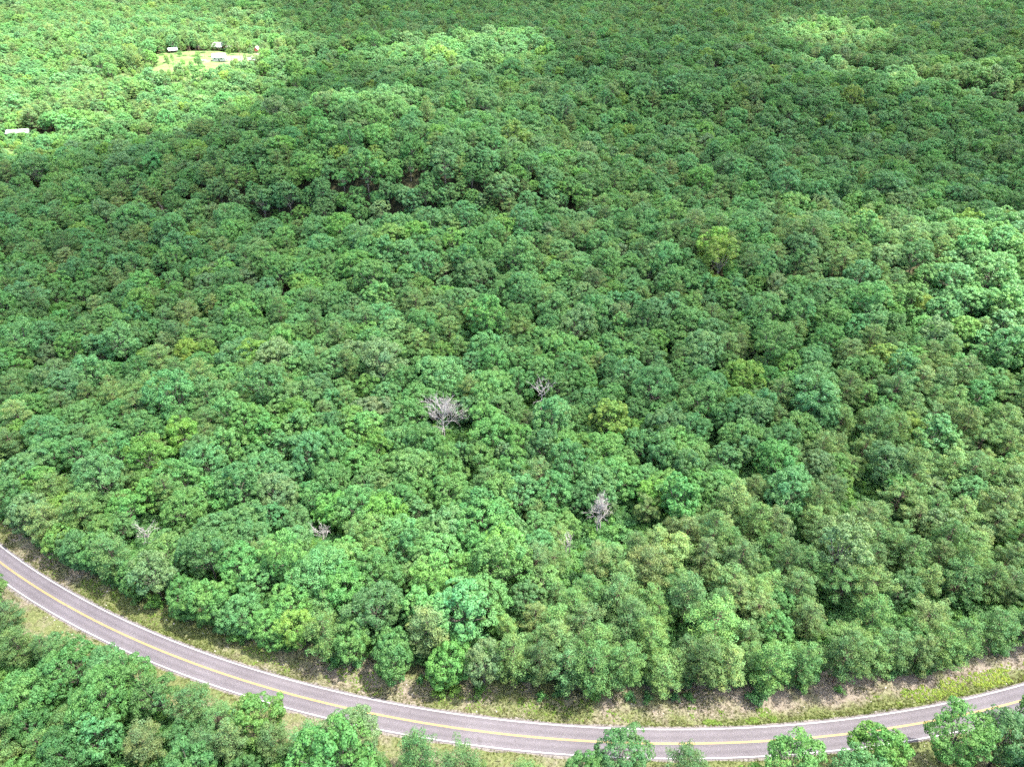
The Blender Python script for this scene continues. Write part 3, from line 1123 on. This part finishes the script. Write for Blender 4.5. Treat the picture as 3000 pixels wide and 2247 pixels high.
# ------------------------------------------------------------------ dead trees
def dead_form(seed, H, spread, stems=1, rise=0.6, n1=9, bare=0.35, twig=1.0):
    g = np.random.default_rng(seed)
    trunk, br = [], []

    def grow(p, d, L, r, lev):
        k = 5
        pts = [p]
        dd = d.copy()
        for i in range(k):
            dd = dd + g.normal(size=3) * 0.13 + np.array([0, 0, 0.06])
            dd /= np.linalg.norm(dd)
            pts.append(pts[-1] + dd * L / k)
        pts = np.array(pts)
        br.append((pts, np.linspace(r, max(0.016, r * 0.4), k + 1)))
        if lev < 3:
            m = int((4 if lev == 1 else 3) * twig + g.random())
            for j in range(m):
                u = 0.3 + 0.7 * g.random()
                i = min(k - 1, int(u * k))
                q = pts[i] + (pts[i + 1] - pts[i]) * (u * k - i)
                side = np.cross(dd, g.normal(size=3))
                side /= np.linalg.norm(side) + 1e-9
                nd = dd * 0.75 + side * 0.75 + np.array([0, 0, 0.12])
                grow(q, nd / np.linalg.norm(nd), L * (0.42 + 0.2 * g.random()), max(0.02, r * 0.5), lev + 1)

    for st in range(stems):
        off = np.array([(st - (stems - 1) / 2) * 1.5, 0.3 * g.normal(), 0])
        tz = np.linspace(-0.4, H * 0.82, 9)
        ln = g.normal(size=2) * 0.5
        P = np.stack([off[0] + ln[0] * (tz / H) ** 2, off[1] + ln[1] * (tz / H) ** 2, tz], 1)
        P[1:, :2] += g.normal(size=(8, 2)) * 0.08
        rad = np.interp(tz, [-0.4, H * 0.82], [0.22, 0.055]) * H / 13
        trunk.append((P, rad))
        for i in range(n1):
            s = bare + (0.98 - bare) * (i + g.random()) / n1
            z = s * H * 0.82
            p = np.array([np.interp(z, tz, P[:, 0]), np.interp(z, tz, P[:, 1]), z])
            a = i * 2.4 + g.random() * 0.8
            d = np.array([math.cos(a), math.sin(a), rise * (0.5 + g.random())])
            d /= np.linalg.norm(d)
            grow(p, d, spread * (1.05 - 0.5 * s) * (0.8 + 0.4 * g.random()), 0.075 * H / 13, 1)
    return tubes(trunk, 8), tubes(br, 4)


DEAD_SPEC = [
    ((71, 16.5, 7.6, 1, 0.9, 20, 0.5, 1.5), 'broad grey dead tree with a fan of bare branches in the middle of the wood'),
    ((72, 16.5, 5.2, 1, 0.9, 9, 0.6, 1.0), 'slender pale dead tree standing just beyond the broad bare one'),
    ((73, 18, 4.2, 2, 1.2, 10, 0.4, 1.4), 'tall twin-stemmed dead tree in a dark gap among the pines'),
    ((74, 13.5, 3.0, 2, 1.4, 5, 0.55, 0.8), 'small forked dead tree left of the twin-stemmed dead one'),
    ((75, 13, 4.6, 1, 0.35, 9, 0.55, 1.2), 'half fallen whitish dead tree among the oaks near the road bend'),
    ((76, 15, 4.4, 1, 0.9, 9, 0.6, 1.0), 'bare dead branches poking through the oaks above the middle of the road'),
    ((77, 3.8, 2.0, 1, 0.5, 10, 0.15, 1.3), 'low grey dead bush at the foot of the wood on the far verge'),
    ((78, 15.0, 4.0, 1, 0.8, 9, 0.6, 1.0), 'faint grey dead tree on the far hilltop beside the yards'),
    ((79, 14.0, 3.6, 1, 0.8, 7, 0.5, 0.9), 'leaning dead tree in a dark pocket of the wood on the left'),
    ((80, 11.0, 3.0, 1, 0.8, 8, 0.55, 1.2), 'small pale dead tree behind a broad oak at the left side')]
for (x, y), (args, lab) in zip(DEAD, DEAD_SPEC):
    (tv, tq), (bv, bq) = dead_form(*args)
    e = obj('dead_tree', None, None, (x, y, float(terrain(x, y))), (0, 0, 0.4 * args[0]))
    e.scale = (1.25 if args[0] == 71 else 1.15 if args[0] == 72 else 1.0,) * 3
    tag(e, lab, 'dead tree', 'bare dead trees')
    obj('trunk', mesh_np('trunk', tv, [tq], [M['dead_wood']], smooth_shade=True), e)
    obj('branches', mesh_np('branches', bv, [bq], [M['dead_twig' if args[0] in (78, 79, 77) else 'dead_wood']], smooth_shade=True), e)

# ------------------------------------------------------------------ the far yards
def rect_house(name, x, y, rz, w, dp, h, rise, wall, roof, label, over=0.5, door_or_shade=None, wins=(), chimney=False, side_door=None):
    """w along local x (ridge runs along x); front faces -y"""
    e = obj(name, None, None, (x, y, -0.25), (0, 0, R(rz)))
    tag(e, label, name.replace('_', ' '))
    prof = [(-dp / 2, 0), (dp / 2, 0), (dp / 2, h), (0, h + rise), (-dp / 2, h)]
    m = MB()
    k = len(prof)
    m.v = [(-w / 2, p[0], p[1]) for p in prof] + [(w / 2, p[0], p[1]) for p in prof]
    m.f = [tuple(range(k - 1, -1, -1)), tuple(range(k, 2 * k))] + [(i, (i + 1) % k, k + (i + 1) % k, k + i) for i in range(k)]
    m.build('wall', wall, e)
    sl = rise / (dp / 2)
    ro = obj('roof', None, e)
    for s in (-1, 1):
        t = 0.14
        y0, z0 = s * (dp / 2 + over), h - sl * over + 0.03
        m = MB()
        pr = [(y0, z0), (0, h + rise + 0.03), (0, h + rise + 0.03 + t), (y0, z0 + t)]
        m.v = [(-w / 2 - over, a, b) for a, b in pr] + [(w / 2 + over, a, b) for a, b in pr]
        m.f = [(0, 1, 2, 3), (7, 6, 5, 4), (0, 4, 5, 1), (1, 5, 6, 2), (2, 6, 7, 3), (3, 7, 4, 0)]
        m.build('roof_slope', roof, ro)
    if door_or_shade:
        MB().box(door_or_shade[0] - door_or_shade[1] / 2, door_or_shade[0] + door_or_shade[1] / 2, -dp / 2 - 0.06, -dp / 2 + 0.1, 0.05, door_or_shade[2]).build('door_or_shade', M['dark_opening'], e)
    if side_door:
        MB().box(w / 2 - 0.1, w / 2 + 0.06, side_door[0] - side_door[1] / 2, side_door[0] + side_door[1] / 2, 0.05, side_door[2]).build('door_or_shade', M['dark_opening'], e)
    for wx in wins:
        f = MB().box(wx - 0.7, wx + 0.7, -dp / 2 - 0.05, -dp / 2 + 0.1, h * 0.4, h * 0.4 + 1.4).build('window', M['white_siding'], e)
        MB().box(wx - 0.55, wx + 0.55, -dp / 2 - 0.08, -dp / 2 + 0.05, h * 0.4 + 0.12, h * 0.4 + 1.28).build('pane', M['window_glass'], f)
    if chimney:
        MB().box(-0.4, 0.4, 0.5, 1.3, h + rise * 0.5, h + rise + 1.0).build('chimney', M['red_board'], ro)
    return e


rect_house('house', -259.2, 676.0, 3, 10.5, 8.5, 3.3, 2.2, M['white_siding'], M['white_metal'], 'white house with a white metal roof at the head of the far lawn', wins=(-3, 2.6), door_or_shade=(0.3, 1.1, 2.1), side_door=(0.5, 2.6, 2.5), chimney=False)
rect_house('house', -274.6, 721.0, -14, 9.5, 7.5, 2.8, 2.6, M['brown_wood'], M['white_metal'], 'pale roofed brown house behind the white house in the far yard', over=0.8, wins=(-2.5, 2.0), door_or_shade=(0, 1.1, 2.1))
rect_house('outbuilding', -264.5, 720.0, -8, 4.5, 4.0, 2.2, 1.3, M['brown_wood'], M['white_metal'], 'small low outbuilding just right of the pale roofed brown house', door_or_shade=(0, 1.0, 1.9))
rect_house('cabin', -290.2, 720.5, 6, 7.0, 5.5, 2.4, 1.8, M['brown_wood'], M['dark_roof'], 'dark roofed cabin under the tall pines of the far yard', wins=(-1.6,), door_or_shade=(0.8, 1.0, 2.0))
rect_house('carport', -312.4, 706.5, 28, 6.5, 5.5, 2.5, 1.2, M['brown_wood'], M['blue_roof'], 'open sided shed with a pale blue metal roof beside the far lawn', over=0.7, door_or_shade=(0, 4.6, 2.2))  # the wide dark panel paints the shade inside its open front
rect_house('shed', -236.7, 712.6, 80, 4.6, 3.6, 1.9, 1.7, M['red_board'], M['pink_roof'], 'steep little pink roofed shed at the back of the far yard', over=0.3, side_door=(0, 1.4, 2.0), door_or_shade=(1, 1.0, 2.0))
rect_house('barn', -225.6, 667.5, -38, 8.2, 6.0, 2.7, 1.5, M['red_board'], M['white_metal'], 'red walled barn with a white roof at the right end of the far yard', over=0.4, door_or_shade=(2.2, 1.6, 2.2))
rect_house('hut', -342.5, 697.0, -20, 3.2, 2.8, 2.0, 0.9, M['brown_wood'], M['pink_roof'], 'tiny hut in the grass at the left end of the far yard', over=0.25, door_or_shade=(0.6, 0.9, 1.7))
rect_house('long_shed', -322.0, 468.5, 12, 13.0, 6.0, 2.8, 1.2, M['white_siding'], M['white_metal'], 'long white metal shed by the sandy track at the left edge', over=0.4, door_or_shade=(3.5, 2.2, 2.3))

# open timber frame
e = obj('timber_frame', None, None, (-320.9, 701.5, -0.25), (0, 0, R(15)))
tag(e, 'open brown timber frame between the big oak and the blue roofed shed', 'timber frame')
for px in (-1.9, 1.9):
    for py in (-1.4, 1.4):
        MB().box(px - 0.12, px + 0.12, py - 0.12, py + 0.12, 0, 2.4).build('post', M['brown_wood'], e)
for py in (-1.4, 1.4):
    MB().box(-2.2, 2.2, py - 0.1, py + 0.1, 2.402, 2.6).build('beam', M['brown_wood'], e)
for px in np.linspace(-2, 2, 6):
    MB().box(px - 0.12, px + 0.12, -1.8, 1.8, 2.603, 2.74).build('rafter', M['brown_wood'], e)

# flat trailer parked beside the white house
e = obj('trailer', None, None, (-272.6, 672.5, -0.25), (0, 0, R(12)))
tag(e, 'small flat white trailer parked left of the white house', 'trailer')
m = MB().box(-2.0, 2.0, -1.0, 1.0, 0.62, 0.78)
m.box(-2.0, 2.0, -1.0, -0.94, 0.78, 1.15)
m.box(-2.0, 2.0, 0.94, 1.0, 0.78, 1.15)
m.box(-2.0, -1.94, -0.94, 0.94, 0.78, 1.15)
m.build('bed', M['white_metal'], e)
MB().box(2.0, 3.2, -0.06, 0.06, 0.6, 0.7).build('drawbar', M['brown_wood'], e)
for s in (-1, 1):
    v_, q_ = tubes([(np.array([[0, s * 1.03, 0.36], [0, s * 1.05, 0.36], [0, s * 1.2, 0.36], [0, s * 1.22, 0.36]]), np.array([0.2, 0.36, 0.36, 0.2]))], 14)
    obj('wheel', mesh_np('wheel', v_, [q_], [M['dark_opening']]), e)

# tall bare stem at the corner of the lawn
v_, q_ = tubes([(np.array([[0, 0, -0.4], [-0.2, 0.1, 4], [-0.5, 0.1, 8], [-0.9, 0.3, 12.0]]), np.array([0.3, 0.24, 0.19, 0.1]))], 8)
e = obj('bare_stem', mesh_np('bare_stem', v_, [q_], [M['dead_wood']], smooth_shade=True), None, (-245.5, 600, -0.2))
tag(e, 'tall branchless grey stem at the near corner of the far lawn', 'dead tree')

# ------------------------------------------------------------------ verge grass, weeds and stones
def tuft(seed, n, rad, h, w):
    g = np.random.default_rng(seed)
    v = []
    for i in range(n):
        a = g.random() * 6.283
        p = np.array([math.cos(a), math.sin(a), 0]) * rad * math.sqrt(g.random())
        b = g.random() * 6.283
        s = np.array([math.cos(b), math.sin(b), 0]) * w * 0.5
        tip = p + np.array([g.normal() * h * 0.45, g.normal() * h * 0.45, h * (0.6 + 0.6 * g.random())])
        v += [p - s, p + s, tip]
    v = np.array(v)
    q = np.arange(len(v)).reshape(-1, 3)
    return mesh_np('tuft', v, [q], [M['grass']], attrs={'leaf_variation': ('FACE', 'FLOAT', g.random(len(q))), 'spray_variation': ('FACE', 'FLOAT', g.random(len(q)))})


tufts = [('tuft', tuft(81, 16, 0.16, 0.22, 0.045)), ('tuft', tuft(82, 12, 0.12, 0.32, 0.04)), ('tuft', tuft(83, 20, 0.22, 0.16, 0.05))]
n = 52000
aa = -0.62 + 1.1 * rng.random(n)
side = np.where(rng.random(n) < 0.72, 1.0, -1.0)
off = side * (3.55 + 9.5 * rng.random(n) ** 1.25)
r = RR - off
gxx, gyy = RCX + r * np.sin(aa), RCY - r * np.cos(aa)
dry = dryness(gxx, gyy, off) + vnoise(gxx, gyy, 5.0, 2.0) * 0.75 + vnoise(gxx, gyy, 1.3, 4.0) * 0.25 - 0.5
k = rng.random(n) < np.clip(0.85 - 1.7 * dry, 0.12, 1.0)
gxx, gyy, off, dry, aa = gxx[k], gyy[k], off[k], dry[k], aa[k]
n = len(gxx)
gz = np.interp(np.abs(off), [3.5, 4.4, 6.2, 8, 13], [0.02, -0.02, -0.05, 0.03, 0.03]) + verge_lift(gxx, gyy, off) * 0.95
mixf = np.clip(0.5 + 1.6 * dry + 0.25 * rng.normal(size=n), 0, 1)[:, None]
tint = (1 - mixf) * np.array([[0.12, 0.17, 0.035]]) + mixf * np.array([[0.215, 0.19, 0.13]])
tint *= (1 + 0.18 * rng.normal(size=(n, 1))).clip(0.6, 1.5)
sc = (0.7 + 0.8 * rng.random(n))[:, None] * np.ones((1, 3))
o = instancer('grass', tufts, np.stack([gxx, gyy, gz], 1), np.stack([np.zeros(n), np.zeros(n), rng.random(n) * 6.28], 1), sc, rng.integers(0, 3, n), tint)
tag(o, 'thin dry and green grass growing on both road verges', 'grass', kind='stuff')


def weed(seed):
    g = np.random.default_rng(seed)
    f = unit(g, 46)
    f[:, 2] = np.abs(f[:, 2])
    P = f * np.array([0.28, 0.28, 0.26]) * (0.5 + 0.5 * g.random((46, 1)))
    v, q = leaf_quads(P, f + 0.5 * g.normal(size=f.shape) + np.array([0, 0, 0.6]), 0.14 + 0.1 * g.random(46), 0.7, g)
    return mesh_np('weed', v, [q], [M['grass']], attrs={'leaf_variation': ('FACE', 'FLOAT', g.random(len(q))), 'spray_variation': ('FACE', 'FLOAT', g.random(len(q)))})


weeds = [('weed', weed(s)) for s in (91, 92, 93)]
n = 9000
aa = np.concatenate([0.02 + 0.42 * rng.random(n * 2 // 3) ** 0.8, -0.6 + 0.75 * rng.random(n // 3)])
off = 3.9 + 3.2 * rng.random(len(aa)) ** 1.3 + np.where(aa > 0.15, 1.2 * rng.random(len(aa)), 0) + np.where(aa < 0.02, 3.5 * rng.random(len(aa)), 0)
r = RR - off
gxx, gyy = RCX + r * np.sin(aa), RCY - r * np.cos(aa)
k = (vnoise(gxx, gyy, 2.2, 6.0) * 0.6 + vnoise(gxx, gyy, 7.0, 1.0) * 0.4 > np.where(aa > 0.02, 0.64 - 0.22 * smooth(0.10, 0.26, aa), 0.60))
gxx, gyy, off, aa = gxx[k], gyy[k], off[k], aa[k]
n = len(gxx)
gz = np.interp(off, [3.5, 4.4, 6.2, 8, 13], [0.02, -0.02, -0.05, 0.03, 0.03]) + verge_lift(gxx, gyy, off)
yl = (smooth(0.08, 0.25, aa) * 0.9 * rng.random(n) + 0.1)[:, None]
tint = (1 - yl) * np.array([[0.11, 0.20, 0.03]]) + yl * np.array([[0.26, 0.34, 0.04]])
o = instancer('weeds', weeds, np.stack([gxx, gyy, gz], 1), np.stack([np.zeros(n), np.zeros(n), rng.random(n) * 6.28], 1), (0.4 + 0.75 * rng.random(n))[:, None] * np.ones((1, 3)), rng.integers(0, 3, n), tint)
tag(o, 'bright yellow-green weeds thickest on the far verge at the right', 'weeds', kind='stuff')


def stone(seed):
    g = np.random.default_rng(seed)
    v = np.array([(x, y, z) for x in (-1, 1) for y in (-1, 1) for z in (-0.6, 0.6)], float) * 0.11
    v *= 0.7 + 0.6 * g.random(v.shape)
    q = np.array([(0, 1, 3, 2), (4, 6, 7, 5), (0, 4, 5, 1), (2, 3, 7, 6), (0, 2, 6, 4), (1, 5, 7, 3)])
    return mesh_np('stone', v, [q], [M['rock']])


n = 420
aa = -0.6 + 1.04 * rng.random(n)
off = np.where(rng.random(n) < 0.75, 1, -1) * (4.0 + 6 * rng.random(n))
r = RR - off
gxx, gyy = RCX + r * np.sin(aa), RCY - r * np.cos(aa)
gz = np.interp(np.abs(off), [3.5, 4.4, 6.2, 8, 13], [0.02, -0.02, -0.05, 0.03, 0.03]) + verge_lift(gxx, gyy, off) + 0.03
o = instancer('stones', [('stone', stone(s)) for s in (95, 96)], np.stack([gxx, gyy, gz], 1), rng.random((n, 3)) * 6.28, (0.5 + 1.1 * rng.random(n) ** 3)[:, None] * np.ones((1, 3)), rng.integers(0, 2, n), np.ones((n, 3)))
tag(o, 'small pale stones scattered on the verges', 'stones', kind='stuff')

# ------------------------------------------------------------------ broken cloud overhead (it shades the wood in patches)
CLOUD_Z = 700.0
SIG = 0.02


def sun_through(x, y):
    """share of sunlight the cloud lets through to the ground at x, y"""
    t = 0.29 + 0.20 * (vnoise(x, y, 130, 7.0) - 0.5)
    t = t - 0.10 * ell(x, y, 140, 760, 420, 230, 0, 0.6)
    t = t - 0.12 * ell(x, y, -200, 330, 110, 120, 0, 0.6)
    t = t - 0.10 * ell(x, y, 330, 420, 160, 100, 0, 0.6)
    t = t - 0.10 * ell(x, y, -120, 560, 60, 70, 0, 0.5)
    t = t + 0.20 * ell(x, y, 50, 118, 100, 40, 10, 0.7)
    gap = np.maximum.reduce([
        ell(x, y, -345, 640, 175, 235, 12, 0.25),
        1.0 * ell(x, y, -52, 650, 80, 62, -25, 0.5),
        0.85 * ell(x, y, -113, 450, 52, 30, -31, 0.6),
        0.78 * ell(x, y, 198, 240, 52, 105, 4, 0.75),
        0.45 * ell(x, y, 170, 160, 45, 60, 20, 0.6),
        1.0 * ell(x, y, 316, 768, 60, 50, -20, 0.5),
        0.9 * ell(x, y, 262, 578, 20, 64, 14, 0.6),
        0.55 * ell(x, y, 360, 560, 70, 60, 0, 0.7),
        0.9 * ell(x, y, -560, 900, 220, 160, 0, 0.5),
        0.8 * ell(x, y, 700, 300, 160, 200, 0, 0.5),
        0.8 * ell(x, y, -500, -100, 200, 160, 0, 0.5)])
    wob = (vnoise(x, y, 45, 11.0) - 0.5) * 0.5
    gap = np.clip(gap + wob * 4 * gap * (1 - gap), 0, 1)
    return t * (1 - gap) + 1.0 * gap


step = 14.0
cx = np.arange(-1100, 1300, step)
cyy = np.arange(-500, 1500, step)
X, Y = np.meshgrid(cx, cyy)
T = np.clip(sun_through(X, Y), 0.12, 1.0)
thick = -np.log(T) / SIG * math.sin(R(SUN_EL))
fade = smooth(0, 160, np.minimum.reduce([X - cx[0], cx[-1] - X, Y - cyy[0], cyy[-1] - Y]))
thick = thick * fade
sh_ = SUN_DIR * CLOUD_Z / math.tan(R(SUN_EL))
ny, nx = X.shape
top = np.stack([X + sh_[0], Y + sh_[1], CLOUD_Z + thick * 0.72], -1).reshape(-1, 3)
bot = np.stack([X + sh_[0], Y + sh_[1], CLOUD_Z - thick * 0.28], -1).reshape(-1, 3)
ii = (np.arange(ny - 1)[:, None] * nx + np.arange(nx - 1)[None, :])
q = np.stack([ii, ii + 1, ii + nx + 1, ii + nx], -1).reshape(-1, 4)
tf = thick.ravel()
q = q[tf[q].max(axis=1) > 0.6]
top[:, 2] += np.where(tf < 0.6, 0.05, 0)
# close the rim: directed edges without a partner
ed = np.concatenate([q[:, [0, 1]], q[:, [1, 2]], q[:, [2, 3]], q[:, [3, 0]]])
s = set(map(tuple, ed.tolist()))
rim = np.array([e for e in s if (e[1], e[0]) not in s])
nv = len(top)
side = np.stack([rim[:, 1], rim[:, 0], rim[:, 0] + nv, rim[:, 1] + nv], 1)
m, nt, out = new_mat('cloud_vapour')
pv = nt.nodes.new('ShaderNodeVolumePrincipled')
pv.inputs['Color'].default_value = (0.97, 0.97, 0.97, 1)
pv.inputs['Density'].default_value = SIG
pv.inputs['Anisotropy'].default_value = 0.3
nt.links.new(pv.outputs[0], out.inputs['Volume'])
cl = obj('clouds', mesh_np('clouds', np.concatenate([top, bot]), [q, q[:, ::-1] + nv, side], [m], smooth_shade=True))
tag(cl, 'broken layer of thin white cloud high above the wood', 'clouds', kind='stuff')
